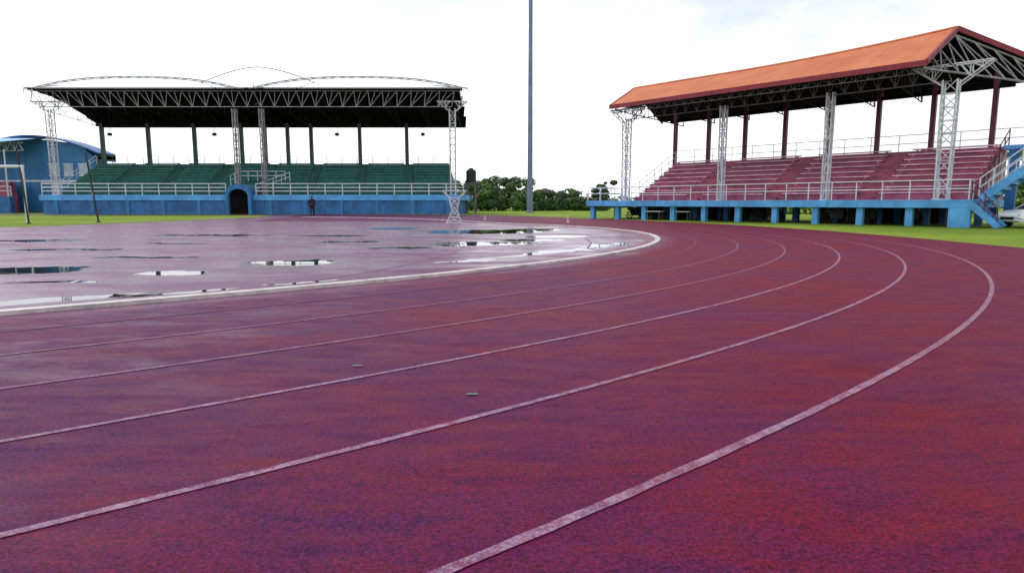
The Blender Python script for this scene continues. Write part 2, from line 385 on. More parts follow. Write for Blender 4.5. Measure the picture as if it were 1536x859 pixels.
# ------------------------------------------------------------ shared stand pieces
def lattice_column(parent,x,y,z0,z1,w=.8,dep=.6,r=.055,n=8,mat='white',arms=0,label=None,lean=0):
    b=B(); h=w/2;d=dep/2
    C=[(-h,-d),(h,-d),(h,d),(-h,d)]
    for cx,cy in C: b.tube((x+cx*.85,y+cy,z0),(x+cx,y+cy,z1),r)
    for i in range(4):
        a=C[i];c=C[(i+1)%4]
        for k in range(n):
            za=z0+(z1-z0)*k/n; zb=z0+(z1-z0)*(k+1)/n
            f0,f1=.85+.15*k/n,.85+.15*(k+1)/n
            p,q=((a[0]*f0,a[1]),(c[0]*f1,c[1])) if k%2==0 else ((c[0]*f0,c[1]),(a[0]*f1,a[1]))
            b.tube((x+p[0],y+p[1],za),(x+q[0],y+q[1],zb),r*.5,5)
            b.tube((x+a[0]*f0,y+a[1],za),(x+c[0]*f0,y+c[1],za),r*.45,5)
    b.box((x-h-.05,y-d-.05,z0),(x+h+.05,y+d+.05,z0+.06))
    if arms:
        for sg in (-1,1):
            for yy in (-d,d):
                tip=(x+sg*arms,y+yy,z1+.75)
                b.tube((x+sg*h,y+yy,z1-.3),tip,r*.8); b.tube((x+sg*h*.3,y+yy,z1+.75),tip,r*.8)
                for t in (.35,.7):
                    xa=x+sg*(h+(arms-h)*t); za=z1-.3+1.05*t
                    b.tube((xa,y+yy,za),(xa,y+yy,z1+.75),r*.5,5)
                    xb=x+sg*(h+(arms-h)*(t-.35)); b.tube((xb,y+yy,z1+.75),(xa,y+yy,za),r*.5,5)
            b.tube((x+sg*arms,y-d,z1+.75),(x+sg*arms,y+d,z1+.75),r*.8)
    o=mk("lattice_column",b,M[mat],parent)
    if label:o["label"]=label
    return o
def railing(parent,pts,h=1.1,step=2.0,r=.03,rails=(1.0,.55),mat='rail',name="railing"):
    b=B()
    for a,c in zip(pts,pts[1:]):
        a=Vector(a);c=Vector(c);L=(c-a).length;n=max(1,round(L/step))
        for k in range(n+1):
            p=a.lerp(c,k/n); b.tube(p,p+Vector((0,0,h)),r)
        for f in rails:
            b.tube(a+Vector((0,0,h*f)),c+Vector((0,0,h*f)),r)
    return mk(name,b,M[mat],parent)
def tiers(parent,x0a,x1a,y0,z0,rows,dep,rise,mstep,mseat,sections,aisle=1.0,skewl=0,skewr=0,seat_w=.32,thick=.05):
    b=B()
    for k in range(rows):
        b.box((x0a+skewl*k,y0+dep*k,z0-.1),(x1a+skewr*k,y0+dep*(k+1)+(0 if k<rows-1 else .6),z0+rise*(k+1)-.02))
    mk("seating_tier",b,M[mstep],parent)
    for k in range(rows):
        xa,xb=x0a+skewl*k,x1a+skewr*k
        W_=(xb-xa-aisle*(sections-1))/sections
        b=B()
        for s_ in range(sections):
            u0=xa+s_*(W_+aisle)+.1;u1=u0+W_-.2
            zt=z0+rise*(k+1)+.12; yf=y0+dep*k+.06
            nseg=max(1,int(W_/2.4))
            for q in range(nseg):
                a0=u0+(u1-u0)*q/nseg+.02;a1=u0+(u1-u0)*(q+1)/nseg-.02
                dz=random.uniform(-.015,.015)
                b.box((a0,yf,zt-thick+dz),(a1,yf+seat_w,zt+dz))
                b.box((a0+.2,yf+.08,zt-.16),(a0+.28,yf+seat_w-.03,zt-thick+dz+.002))
                b.box((a1-.28,yf+.08,zt-.16),(a1-.2,yf+seat_w-.03,zt-thick+dz+.002))
        mk("bench",b,M[mseat],parent)
    for s_ in range(1,sections):
        b=B()
        for k in range(rows):
            xa,xb=x0a+skewl*k,x1a+skewr*k; W_=(xb-xa-aisle*(sections-1))/sections
            u0=xa+s_*(W_+aisle)-aisle+.05
            b.box((u0,y0+dep*(k-.45),z0+rise*k-.2),(u0+aisle-.1,y0+dep*(k+.9),z0+rise*(k+.5)))
        mk("aisle_stairs",b,M[mstep],parent)

# ============================================================ red grandstand
RA=math.atan2(-.74,.6726)
RS=empty("grandstand",(8.69,49.0,0),RA,"red grandstand with terracotta gable roof on white lattice columns","grandstand")
DZ=1.4
b=B(); b.box((-3.1,-1.0,DZ-.42),(22.2,6.9,DZ)); mk("deck",b,M['lblue'],RS,bevel=.02)
for row,yy in enumerate((-.55,2.4,5.8)):
    n=11
    for i in range(n):
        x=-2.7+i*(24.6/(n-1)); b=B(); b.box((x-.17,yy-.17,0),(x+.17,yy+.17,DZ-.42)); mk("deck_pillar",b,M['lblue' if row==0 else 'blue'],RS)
b=B(); b.box((21.3,-1.02,0),(22.25,-.75,DZ-.42)); mk("deck_end_pier",b,M['lblue'],RS)
b=B(); b.box((-3,6.5,0),(8,6.7,DZ-.42)); mk("under_deck_shade_wall",b,M['darksteel'],RS)  # dark walls added to deepen the shade under the deck
b=B(); b.box((12,6.5,0),(20,6.7,DZ-.42)); mk("under_deck_shade_wall",b,M['darksteel'],RS)
tiers(RS,0.2,21.9,.9,DZ,9,.6,.335,'pinkstep','pink',4,1.0,.02,.02,.36,.07)
railing(RS,[(-3.0,-.92,DZ),(22.1,-.92,DZ)],1.0,1.35,.032,(1.0,.55))
railing(RS,[(-3.0,-.92,DZ),(-3.0,3.5,DZ)],1.0,1.3,.03)
railing(RS,[(-.1,.9,DZ),(.2,6.3,4.4)],1.0,1.0,.028)
railing(RS,[(22.1,.9,DZ),(22.2,6.3,4.4)],1.0,1.0,.03,mat='maroon')
railing(RS,[(.2,6.45,4.4),(28,6.45,4.4)],1.05,1.6,.026,(1.0,.5))
b=B(); b.box((.2,6.31,DZ-.2),(21.6,6.6,4.4)); mk("rear_wall",b,M['pinkstep'],RS)
b=B(); b.box((22.3,4.6,4.15),(29,6.6,4.38)); mk("rear_landing",b,M['lblue'],RS)
for s_,ar,w,dp in ((0,1.5,.5,.42),(20.7,1.75,.66,.5)):
    lattice_column(RS,s_,0,DZ,7.5,w,dp,.05,9,'white',ar)
for s_ in (7.95,14.75):
    lattice_column(RS,s_,0,DZ,7.6,.34,.34,.05,8,'white')
for i in range(8):
    x=i*3.05; b=B()
    b.box((x-.13,6.33,DZ),(x+.13,6.61,8.6)); mk("rear_column",b,M['maroon'],RS)
b=B(); b.box((-.5,6.35,7.75),(22.2,6.58,8.0)); mk("rear_beam",b,M['ceil'],RS)
def eaveP(t): return (20.0*t,-2.0,8.25)
def ridgeP(t): return (-1.6+21.6*t,2.9,10.22+.45*max(0,(t-.4)/.6)**2)
def backP(t): return (-3.0+27.5*t,9.0,8.3)
E0,E1,R0,R1,K0,K1=eaveP(0),eaveP(1),ridgeP(0),ridgeP(1),backP(0),backP(1)
def slope(fa,fb,dz,n=30):
    b=B()
    for i in range(n):
        t0,t1=i/n,(i+1)/n
        b.quad(*[(x,y,z+dz) for x,y,z in (fa(t0),fa(t1),fb(t1),fb(t0))])
    return b
b=slope(eaveP,ridgeP,.05); b.merge(slope(ridgeP,backP,.05)); mk("roof",b,M['roof'],RS)
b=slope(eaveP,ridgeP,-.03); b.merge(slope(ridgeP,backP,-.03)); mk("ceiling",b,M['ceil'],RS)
b=B(); b.path([(ridgeP(i/20)[0],2.9,ridgeP(i/20)[2]+.05) for i in range(21)],.10,8); mk("ridge_cap",b,M['roof'],RS)
def strip(b,a,c,h,t=.05,up=.10):
    a=Vector(a);c=Vector(c);d=(c-a);n=Vector((-d.y,d.x,0)).normalized()*t
    P=[a-n+Vector((0,0,up)),c-n+Vector((0,0,up)),c-n-Vector((0,0,h-up)),a-n-Vector((0,0,h-up))]
    Q=[p+2*n for p in P]
    b.quad(*P);b.quad(*reversed(Q))
    for i in range(4):
        j=(i+1)%4; b.quad(P[j],P[i],Q[i],Q[j])
b=B(); strip(b,(E0[0]-.05,E0[1]-.06,E0[2]),(E1[0]+.05,E1[1]-.06,E1[2]),.28,up=.06); mk("fascia",b,M['fascia'],RS)
o=.06
b=B(); strip(b,(E1[0]+o,E1[1],E1[2]+.02),(R1[0]+o,R1[1],R1[2]+.04),.28); strip(b,(R1[0]+o,R1[1],R1[2]+.04),(K1[0]+o,K1[1],K1[2]+.02),.28)
mk("gable_fascia",b,M['fascia'],RS)
b=B(); strip(b,(E0[0]-o,E0[1],E0[2]),(R0[0]-o,R0[1],R0[2]),.3); strip(b,(R0[0]-o,R0[1],R0[2]),(K0[0]-o,K0[1],K0[2]),.3); mk("gable_fascia",b,M['fascia'],RS)
def gtruss(se,sr,sk,mat,r,zr=10.02):
    b=B()
    e=Vector((se,-1.8,8.12));rd=Vector((sr,2.9,zr));kk=Vector((sk,8.7,8.2))
    be=Vector((se,-1.8,7.95)); bk=Vector((sk,8.7,7.7))
    b.tube(be,bk,r); b.tube(e,rd,r); b.tube(rd,kk,r); b.tube(be,e,r); b.tube(bk,kk,r)
    n1,n2=4,6; bm_=be.lerp(bk,4.7/10.5)
    prev=be
    for i in range(1,n1+1):
        t=i/n1; lo=be.lerp(bm_,t); hi=e.lerp(rd,t)
        b.tube(lo,hi,r*.6,5); b.tube(prev,hi,r*.6,5); prev=lo
    for i in range(1,n2+1):
        t=i/n2; lo=bm_.lerp(bk,t); hi=rd.lerp(kk,t); hp=rd.lerp(kk,(i-1)/n2)
        b.tube(lo,hi,r*.6,5); b.tube(lo,hp,r*.6,5)
    return mk("roof_truss",b,M[mat],RS)
for i,s_ in enumerate((0.3,3.2,6.2,9.2,12.2,15.2,18.0)):
    gtruss(s_,s_-.6,s_-1.0,'darksteel',.04)
gtruss(19.9,19.95,24.2,'lsteel',.055,10.35)
b=B(); b.truss((-.2,0,7.45),(20.7,0,7.45),(-.2,0,8.35),(20.7,0,8.55),24,.04,.022,'V'); mk("eave_truss",b,M['dimsteel'],RS)
b=B(); b.truss((0,-1.75,7.75),(20.0,-1.75,7.75),(0,-1.75,8.1),(20,-1.75,8.1),30,.028,.015,'V'); mk("eave_truss",b,M['dimsteel'],RS)
def L3(a,c,t): return tuple(a[i]+(c[i]-a[i])*t for i in range(3))
for i in range(1,9):
    t=i/9
    for fa,fb in ((eaveP,ridgeP),(ridgeP,backP)):
        b=B(); P=[]
        for k in range(11):
            q=L3(fa(k/10),fb(k/10),t); P.append((q[0]+(.1 if k==0 else -.1 if k==10 else 0),q[1],q[2]-.10))
        b.path(P,.03,4); mk("purlin",b,M['darksteel'],RS)
st=B(); n=10
for k in range(n):
    x=22.2+k*.32; z=DZ+ (k+1)*.27
    st.box((x,.6,z-.30),(x+.36,2.4,z))
mk_st=mk("staircase",st,M['lblue'],RS)
for yy in (.52,2.42):
    P=[(22.2,yy,DZ-.30),(25.5,yy,DZ+2.5),(25.5,yy,DZ+3.05),(22.2,yy,DZ+.20)]
    b=B(); Q=[(x,y+.07,z) for x,y,z in P]; b.quad(*P); b.quad(*reversed(Q))
    for i in range(4):
        j=(i+1)%4; b.quad(P[j],P[i],Q[i],Q[j])
    mk("stringer",b,M['lblue'],mk_st)
railing(mk_st,[(22.2,.56,DZ+.15),(25.5,.56,DZ+3.0)],.95,.7,.032,(1,.5),'rail',"handrail")
railing(mk_st,[(22.2,2.45,DZ+.15),(25.5,2.45,DZ+3.0)],.95,.7,.032,(1,.5),'rail',"handrail")
b=B(); b.box((22.6,4.3,0),(23.05,4.7,4.15)); mk("stair_pillar",b,M['blue'],RS)
st=B(); n=6
for k in range(n):
    x=22.2+k*.19; z=DZ-(k)*.235
    st.box((x,-1.0,z-.27),(x+.20,.2,z-.03))
s2=mk("lower_staircase",st,M['blue'],RS)
for yy in (-1.08,.22):
    b=B()
    P=[(22.2,yy,DZ-.45),(23.32,yy,0),(23.55,yy,.12),(22.2,yy,DZ+.03)]
    Q=[(x,y+.07,z) for x,y,z in P]
    b.quad(*P);b.quad(*reversed(Q))
    for i in range(4):
        j=(i+1)%4;b.quad(P[j],P[i],Q[i],Q[j])
    mk("stringer",b,M['lblue'],s2)
railing(s2,[(22.25,-1.05,DZ),(23.35,-1.05,.05)],.9,.8,.028,(1,.5),'maroon',"handrail")
railing(RS,[(22.1,-.9,DZ),(22.1,-.2,DZ),],1.0,.6,.03)

# ============================================================ green grandstand
LS=empty("grandstand",(-51.4,70,0),0,"green and blue grandstand with dark sheet roof and arched trusses","grandstand")
LZ=2.1;LW=45.8
b=B(); b.box((0,0,0),(LW,11,LZ-.62)); mk("base_wall",b,M['blue'],LS)
b=B(); b.box((-.3,-.12,LZ-.62),(LW+.6,11.2,LZ)); mk("deck",b,M['lblue'],LS,bevel=.03)
for i in range(12):
    x=1.5+i*3.9
    if abs(x-21.5)<1.9: continue
    b=B(); b.box((x-.2,-.09,0),(x+.2,.0,LZ-.621)); mk("pilaster",b,M['bblue'],LS)
def archpts(x0,x1,zs,n=10):
    c=(x0+x1)/2;r=(x1-x0)/2
    return [(c+r*math.cos(math.pi*k/n),zs+r*.75*math.sin(math.pi*k/n)) for k in range(n+1)]
tx0,tx1=20.3,23.1
outer=[(tx1,0)]+archpts(tx0,tx1,2.2)+[(tx0,0)]
inner=[(tx1-.34,0)]+archpts(tx0+.34,tx1-.34,1.95)+[(tx0+.34,0)]
b=B()
for i in range(len(outer)-1):
    o0,o1,i0,i1=outer[i],outer[i+1],inner[i],inner[i+1]
    b.quad((o0[0],-.7,o0[1]),(o1[0],-.7,o1[1]),(i1[0],-.7,i1[1]),(i0[0],-.7,i0[1]))
    b.quad((o0[0],-.7,o0[1]),(o0[0],3.0,o0[1]),(o1[0],3.0,o1[1]),(o1[0],-.7,o1[1]))
    b.quad((i0[0],-.7,i0[1]),(i0[0],-.14,i0[1]),(i1[0],-.14,i1[1]),(i1[0],-.7,i1[1]))
tp=mk("tunnel_entrance",b,M['bblue'],LS)
b=B(); b.quad(*[(x,-.15,z) for x,z in inner]); mk("tunnel_shade_panel",b,M['ceil'],tp)  # flat dark panel stands in for the shade inside the tunnel
tiers(LS,.9,45.3,1.6,LZ,11,.74,.35,'greenstep','green',8,.9,-.03,-.16,.4,.10)
railing(LS,[(0,.05,LZ),(20.1,.05,LZ)],1.2,1.9,.05,(1,.66,.33))
railing(LS,[(23.4,.05,LZ),(LW+.3,.05,LZ)],1.2,1.9,.05,(1,.66,.33))
railing(LS,[(20.2,1.2,LZ+1.0),(20.2,3.4,LZ+1.6),(25.5,3.4,LZ+1.6)],1.1,1.1,.04)
railing(LS,[(23.4,.1,LZ),(26,3.4,LZ+1.5)],1.1,1.1,.04)
railing(LS,[(0,9.9,5.95),(43.6,9.9,5.95)],1.0,1.9,.03,(1,.5),'dimsteel')
railing(LS,[(.3,1.5,LZ),(.1,9.6,6.0)],1.0,1.5,.04)
b=B(); b.box((0.3,9.72,0),(43.7,10.1,5.95)); mk("rear_wall",b,M['greenstep'],LS)
FC=[(1.4,1.7),(21.4,0),(24.3,0),(44.95,1.6)]
for x,ar in FC:
    lattice_column(LS,x,.35,LZ,11.3,.62 if ar else .34,.55,.055,12,'white' if ar else 'lsteel',ar)
for x in (.8,6.5,12.2,18.0,20.9,23.7,26.6,32.6,38.4):
    b=B(); b.box((x-.2,9.75,LZ),(x+.2,10.15,10.9)); mk("rear_column",b,M['dgreen'],LS)
b=B(); b.box((.2,9.8,10.55),(44.6,10.1,10.85)); mk("rear_beam",b,M['ceil'],LS)
for x in (2.2,15.0,30.0,40.5):
    b=B(); b.tube((x,9.3,10.4),(x,9.3,9.7),.03); b.box((x-.22,9.1,9.35),(x+.22,9.4,9.7)); mk("floodlight",b,M['dark'],LS)
b=B()
prof=[(-.2,13.25),(3,12.95),(6,12.3),(8.5,11.5),(11.4,10.55)]
for (y0,z0),(y1,z1) in zip(prof,prof[1:]):
    b.quad((-.1,y0,z0),(LW+.1,y0,z0),(LW-.2,y1,z1),(.1,y1,z1))
    b.quad((-.1,y0,z0+.08),(.1,y1,z1+.08),(LW-.2,y1,z1+.08),(LW+.1,y0,z0+.08))
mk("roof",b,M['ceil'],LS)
b=B(); b.box((-.3,-.3,13.17),(LW+.3,-.2,13.34)); mk("fascia",b,M['ceil'],LS)
b=B(); b.tube((-.6,-.32,13.4),(LW+.6,-.32,13.4),.05); mk("gutter",b,M['lsteel'],LS)
b=B(); b.truss((1.0,0,11.45),(LW-.9,0,11.45),(-.2,0,13.1),(LW+.2,0,13.1),30,.05,.034,'V'); mk("front_truss",b,M['lsteel'],LS)
for i in range(13):
    x=.6+i*3.71
    b=B(); b.tube((x,.1,11.3),(x,9.9,10.5),.035)
    pf=[(.0,13.0),(3,12.8),(6,12.15),(8.5,11.35),(9.9,10.9)]
    for (a,z),(c,z2) in zip(pf,pf[1:]):
        b.tube((x,a,z),(x,c,z2),.05)
        la=11.3-.08*a; lc=11.3-.08*c
        b.tube((x,a,la),(x,c,z2),.03,5); b.tube((x,c,lc),(x,c,z2),.03,5)
    mk("roof_truss",b,M['darksteel'],LS)
def arch(x0,x1,zb,zt,y,seg=16,web=.0,r=.05,mat='white',name="roof_arch",pw=2):
    b=B(); P=[];Q=[]
    for k in range(seg+1):
        t=k/seg; x=x0+(x1-x0)*t; z=zb+(zt-zb)*(1-abs(2*t-1)**pw)
        P.append((x,y,z)); Q.append((x,y,max(zb-.02,z-web)))
    b.path(P,r)
    if web:
        b.path(Q,r*.7)
        for k in range(seg): b.tube(P[k],Q[k+1],r*.5,4) if k%2 else b.tube(Q[k],P[k+1],r*.5,4)
    return mk(name,b,M[mat],LS)
arch(.1,21.9,13.45,14.6,.0,22,.16,.075,pw=2.6)
arch(23.6,LW+.3,13.45,14.6,.0,22,.16,.075,pw=2.6)
arch(15.8,28.8,14.85,16.6,5,18,0,.05,'dimsteel',pw=1.6)
b=B(); b.tube((21.8,5,12.2),(21.8,5,14.7),.05,6); b.path([(21.8,5,14.4),(18.3,5,13.9),(15.8,5,14.87)],.035); b.path([(21.8,5,14.4),(25.4,5,13.9),(28.8,5,14.87)],.035); mk("roof_brace",b,M['dimsteel'],LS)
b=B(); b.tube((22.3,5,12.4),(22.3,5,14.35),.5,8,.15); mk("roof_vent",b,M['dimsteel'],LS)
for x,sg in ((.0,-1),(LW,1)):
    b=B(); b.tube((x,-.0,13.1),(x+sg*.3,0,11.9),.06); b.tube((x+sg*.9,0,13.4),(x-sg*3,0,13.7),.06); b.tube((x+sg*.9,0,13.4),(x+sg*.9,0,12.9),.05); b.tube((x,0,13.1),(x+sg*.9,0,13.4),.05)
    mk("roof_bracket",b,M['white'],LS)

# ------------------------------------------------------------ blue building
BB=empty("building",(-67,82,0),0,"blue building with curved roof and open lattice canopy","building")
b=B()
pr=[(0,0),(14,0),(14,6.9)]+[(14-14*k/10, 6.9+2.3*math.sin(math.pi*(.12+.88*k/10)/1.15)) for k in range(1,11)]
b.prism(pr,0,2.4); mk("wall",b,M['bblue'],BB)
b=B(); top=[(14.9,6.5)]+[(14.9-15.9*k/12, 6.75+2.75*math.sin(math.pi*(.08+.92*k/12)/1.15)) for k in range(13)]
for (x0,z0),(x1,z1) in zip(top,top[1:]):
    P=[(x0,-.8,z0),(x1,-.8,z1),(x1,2.8,z1),(x0,2.8,z0)]; b.quad(*P); b.quad(*[(x,y,z+.18) for x,y,z in reversed(P)])
    b.quad((x0,-.8,z0),(x0,-.8,z0+.18),(x1,-.8,z1+.18),(x1,-.8,z1))
mk("roof",b,M['blue'],BB)
for i,x in enumerate((8.0,9.9,11.8)):
    b=B(); b.box((x,-.05,4.7),(x+1.2,.0,6.1)); wd=mk("window",b,M['glass'],BB)
    b=B(); b.box((x-.08,-.08,4.62),(x+1.28,-.05,4.7)); b.box((x-.08,-.08,6.1),(x+1.28,-.05,6.18)); b.box((x+.56,-.08,4.7),(x+.64,-.05,6.1)); mk("frame",b,M['rail'],wd)
b=B(); b.box((0,-.04,3.9),(14.02,-.0,4.1)); mk("cornice",b,M['rail'],BB)
b=B(); b.truss((-3,-3,7.3),(7.2,-3,7.6),(-3,-3,8.7),(7.2,-3,8.5),10,.07,.05,'V'); b.truss((-3,-5.5,7.3),(6.2,-5.5,7.5),(-3,-5.5,8.4),(6.2,-5.5,8.1),10,.07,.05,'V')
for x in (0,3.4,6.8): b.tube((x,-5.5,0),(x,-5.5,7.5),.09)
mk("canopy_frame",b,M['white'],BB)
b=B(); b.quad((-3,-6,8.6),(7,-6,8.3),(7.6,0,9.3),(-3,0,9.1)); b.quad((-3,-6,8.67),(-3,0,9.17),(7.6,0,9.37),(7,-6,8.37)); mk("canopy_roof",b,M['lblue'],BB)
b=B()
for k in range(4): b.box((-3,-4.5+k*.8,0),(6.5-k*.7,-3.7+k*.8,2.3+k*.5))
mk("seating_tier",b,M['pinkstep'],BB)
b=B(); b.box((-3,-5.6,0),(7,-4.9,2.0)); mk("base_wall",b,M['blue'],BB)
railing(BB,[(-3,-5.3,2.0),(7,-5.3,2.0)],1.2,1.6,.05)
railing(BB,[(7.2,-.5,2.6),(14,-.5,2.6)],1.2,1.6,.05)

# ------------------------------------------------------------ floodlight pole
b=B(); b.tube((0,0,0),(0,0,46),.34,16,.16); b.box((-.5,-.5,0),(.5,.5,.25))
FP=mk("floodlight_pole",b,M['pole'],smooth=False); FP.location=(2.25,80,0)
FP["label"]="tall tapering grey-blue steel mast on concrete base"; FP["category"]="floodlight mast"
b=B(); b.box((-.42,-.50,.6),(.02,-.36,3.6)); mk("cabinet",b,M['pole'],FP)

# ------------------------------------------------------------ water tank
WT=empty("water_tank",(-4.9,77,0),0,"black plastic water tank on dark steel stand","water tank")
b=B(); b.tube((0,0,3.6),(0,0,5.0),.6,20); b.tube((0,0,5.0),(0,0,5.25),.6,20,.25); b.tube((0,0,5.25),(0,0,5.35),.25,12); mk("tank",b,M['dark'],WT,smooth=False)
b=B()
for x in (-.5,.5):
    for y in (-.5,.5): b.box((x-.1,y-.1,0),(x+.1,y+.1,3.6))
b.box((-.7,-.7,3.5),(.7,.7,3.6)); b.tube((-.5,-.6,.3),(.5,-.6,3.3),.05); b.tube((.5,-.6,.3),(-.5,-.6,3.3),.05)
mk("stand",b,M['dimsteel'],WT)

# ------------------------------------------------------------ goal and poles
GO=empty("football_goal",(-29.3,38.5,0),0,"white football goal frame on infield grass","football goal")
for x in (0,-7.3):
    b=B(); b.tube((x,0,0),(x,0,3.35),.08,10); mk("post",b,M['rail'],GO)
b=B(); b.tube((-7.37,0,3.4),(.07,0,3.4),.085,10); mk("crossbar",b,M['rail'],GO)
for (a,c,l) in (((-28.85,38,0),(-29.6,38.6,4.4),"thin black leaning pole beside white goal"),((-26.3,40.5,0),(-27.1,41,4.4),"thin black leaning pole standing on grass")):
    b=B(); b.tube((0,0,0),tuple(Vector(c)-Vector(a)),.055,8,.045); b.tube((0,0,0),(0,0,.06),.16,10); o=mk("pole",b,M['dark']); o.location=a; o["label"]=l; o["category"]="pole"; o["group"]="leaning poles on the infield"

# ------------------------------------------------------------ white lattice stand on the apron
b=B()
for sg in (-1,1):
    for yy in (-.4,.4):
        b.tube((sg*.45,yy,0),(sg*.16,yy*.4,.75),.03); b.tube((sg*.16,yy*.4,.75),(sg*.3,yy*.6,1.55),.03); b.tube((sg*.3,yy*.6,1.55),(sg*.7,yy,1.95),.03)
    b.tube((sg*.45,-.4,.03),(sg*.45,.4,.03),.03); b.tube((sg*.7,-.4,1.95),(sg*.7,.4,1.95),.03)
for yy in (-.4,.4):
    b.tube((-.7,yy,1.95),(.7,yy,1.95),.03); b.tube((-.45,yy,.03),(.45,yy,.03),.03)
    for z0,z1,w0,w1 in ((.03,.4,.45,.3),(.4,.75,.3,.16),(.75,1.15,.16,.23),(.15+1.0,1.55,.23,.3)):
        k0=yy*(1-.6*z0/.75) if z0<.75 else yy*.45;k1=yy*(1-.6*z1/.75) if z1<=.75 else yy*.5
        b.tube((-w0,k0,z0),(w1,k1,z1),.018,5); b.tube((w0,k0,z0),(-w1,k1,z1),.018,5); b.tube((-w1,k1,z1),(w1,k1,z1),.02,5)
o=mk("equipment_stand",b,M['white']); o.location=(-3.45,38.3,0); o["label"]="white steel lattice stand flaring at top on wet apron"; o["category"]="equipment stand"

for x,y,h in ((3.6,41,.45),(-2,47,.3)):
    b=B(); b.tube((0,0,0),(0,0,h),.035,8); b.box((-.1,-.1,0),(.1,.1,.05)); o=mk("marker_post",b,M['rail']); o.location=(x,y,0)
    o["label"]="short white marker post beside the wet apron"; o["category"]="marker post"; o["group"]="short white marker posts"

def bench_at(x,y,rot,lab):
    e=empty("table",(x,y,0),rot,lab,"table",group="white tables in front of the deck")
    b=B(); b.box((-.65,-.25,.60),(.65,.25,.65)); mk("table_top",b,M['rail'],e)
    for sx_ in (-.5,.5):
        b=B(); b.tube((sx_,-.2,0),(sx_,-.2,.6),.02);b.tube((sx_,.2,0),(sx_,.2,.6),.02); b.tube((sx_,-.2,.2),(sx_,.2,.2),.015); mk("leg",b,M['dimsteel'],e)
    return e
bench_at(10.4,46.4,RA,"white topped low table on grass"); bench_at(12.0,45.0,RA+.1,"white topped low table on grass")

# ------------------------------------------------------------ motorbikes
MB=empty("motorbike",(0,0,0),0,"dark parked motorbike under the stand deck","motorbike",group="motorbikes parked under the stand")
def wheel(x,r,parent,w=.1):
    b=B(); n=18
    for k in range(n):
        a=2*math.pi*k/n;c=2*math.pi*(k+1)/n
        for j in range(6):
            u=2*math.pi*j/6;v=2*math.pi*(j+1)/6
            def q(A,U): rr=r-w/2+w/2*math.cos(U); return (x+rr*math.cos(A),w/2*math.sin(U),r+rr*math.sin(A))
            b.quad(q(a,u),q(c,u),q(c,v),q(a,v))
    for k in range(6):
        a=math.pi*k/3; b.tube((x,0,r),(x+(r-w*.6)*math.cos(a),0,r+(r-w*.6)*math.sin(a)),.015,4)
    b.tube((x,-.06,r),(x,.06,r),.05,8)
    return mk("wheel",b,M['rubber'],parent)
wheel(-.62,.3,MB);wheel(.62,.3,MB)
b=B(); b.prism([(-.45,.35),(-.15,.28),(.2,.3),(.3,.62),(.22,.86),(-.05,.9),(-.15,.78),(-.75,.84),(-.8,.74),(-.5,.62)],-.12,.12); b.tube((.62,.09,.3),(.38,.09,.95),.03);b.tube((.62,-.09,.3),(.38,-.09,.95),.03); mk("body",b,M['dark'],MB,bevel=.02)
b=B(); b.tube((.34,-.34,1.02),(.38,0,.97),.018);b.tube((.34,.34,1.02),(.38,0,.97),.018); mk("handlebar",b,M['dark'],MB)
b=B(); b.tube((.40,0,.84),(.52,0,.83),.08,12,.1); mk("headlight",b,M['lamp'],MB)
b=B(); b.prism([(-.75,.845),(-.15,.8),(-.1,.86),(-.3,.9),(-.75,.92)],-.11,.11); mk("seat",b,M['rubber'],MB)
Rm=Matrix.Translation((8.69,49,0))@Matrix.Rotation(RA,4,'Z')
spots=[(.6,.6,1.3),(1.5,.9,1.5),(2.4,1.1,1.6),(9.6,.9,1.2),(10.6,.7,1.2),(11.4,1.0,1.4),(14.5,1.0,1.5),(15.3,.8,.4),(16.3,1.1,1.2),(17.1,.9,1.6),(19.2,1.0,1.3)]
for i,(s_,w_,r_) in enumerate(spots):
    p=Rm@Vector((s_,w_,0))
    if i==0: MB.location=p; MB.rotation_euler=(0,0,RA+r_)
    else: copy_thing(MB,p,RA+r_)

# ------------------------------------------------------------ car
CA=empty("car",(26.9,32.2,0),math.radians(190),"white saloon car parked on grass behind the stairs","car")
def carbody():
    b=B()
    secs=[(-2.15,.70,.35,.62,.72),(-2.0,.80,.28,.75,.90),(-1.2,.84,.26,.85,.96),(-.3,.85,.26,.87,.97),(.8,.85,.26,.86,.96),(1.5,.83,.26,.80,.88),(2.05,.76,.28,.66,.74),(2.2,.62,.36,.55,.62)]
    R=[]
    for x,w,a,s_,t in secs:
        R.append([(x,-w*.9,a),(x,-w,a+.15),(x,-w,s_-.08),(x,-w*.92,t-.02),(x,0,t),(x,w*.92,t-.02),(x,w,s_-.08),(x,w,a+.15),(x,w*.9,a)])
    for r0,r1 in zip(R,R[1:]):
        for i in range(len(r0)-1): b.quad(r0[i],r0[i+1],r1[i+1],r1[i])
        b.quad(r0[-1],r0[0],r1[0],r1[-1])
    b.quad(*R[0]);b.quad(*R[-1])
    T=[(-1.25,.55,1.36),(-.5,.60,1.43),(.1,.58,1.41)]
    for (x0,w0,z0),(x1,w1,z1) in zip(T,T[1:]):
        b.quad((x0,-w0,z0),(x1,-w1,z1),(x1,w1,z1),(x0,w0,z0))
    for sg in (-1,1):
        b.tube((-1.25,sg*.55,1.35),(-1.9,sg*.72,.92),.035);b.tube((.1,sg*.58,1.40),(.95,sg*.74,.95),.03);b.tube((-.5,sg*.61,1.42),(-.45,sg*.8,.94),.03)
    return b
mk("body",carbody(),M['carpaint'],CA,smooth=True)
b=B()
for sg in (-1,1):
    b.quad((-1.85,sg*.74,.93),(-.48,sg*.79,.95),(-.5,sg*.60,1.40),(-1.25,sg*.54,1.34)); b.quad((-.42,sg*.79,.95),(.90,sg*.74,.95),(.1,sg*.575,1.39),(-.47,sg*.60,1.40))
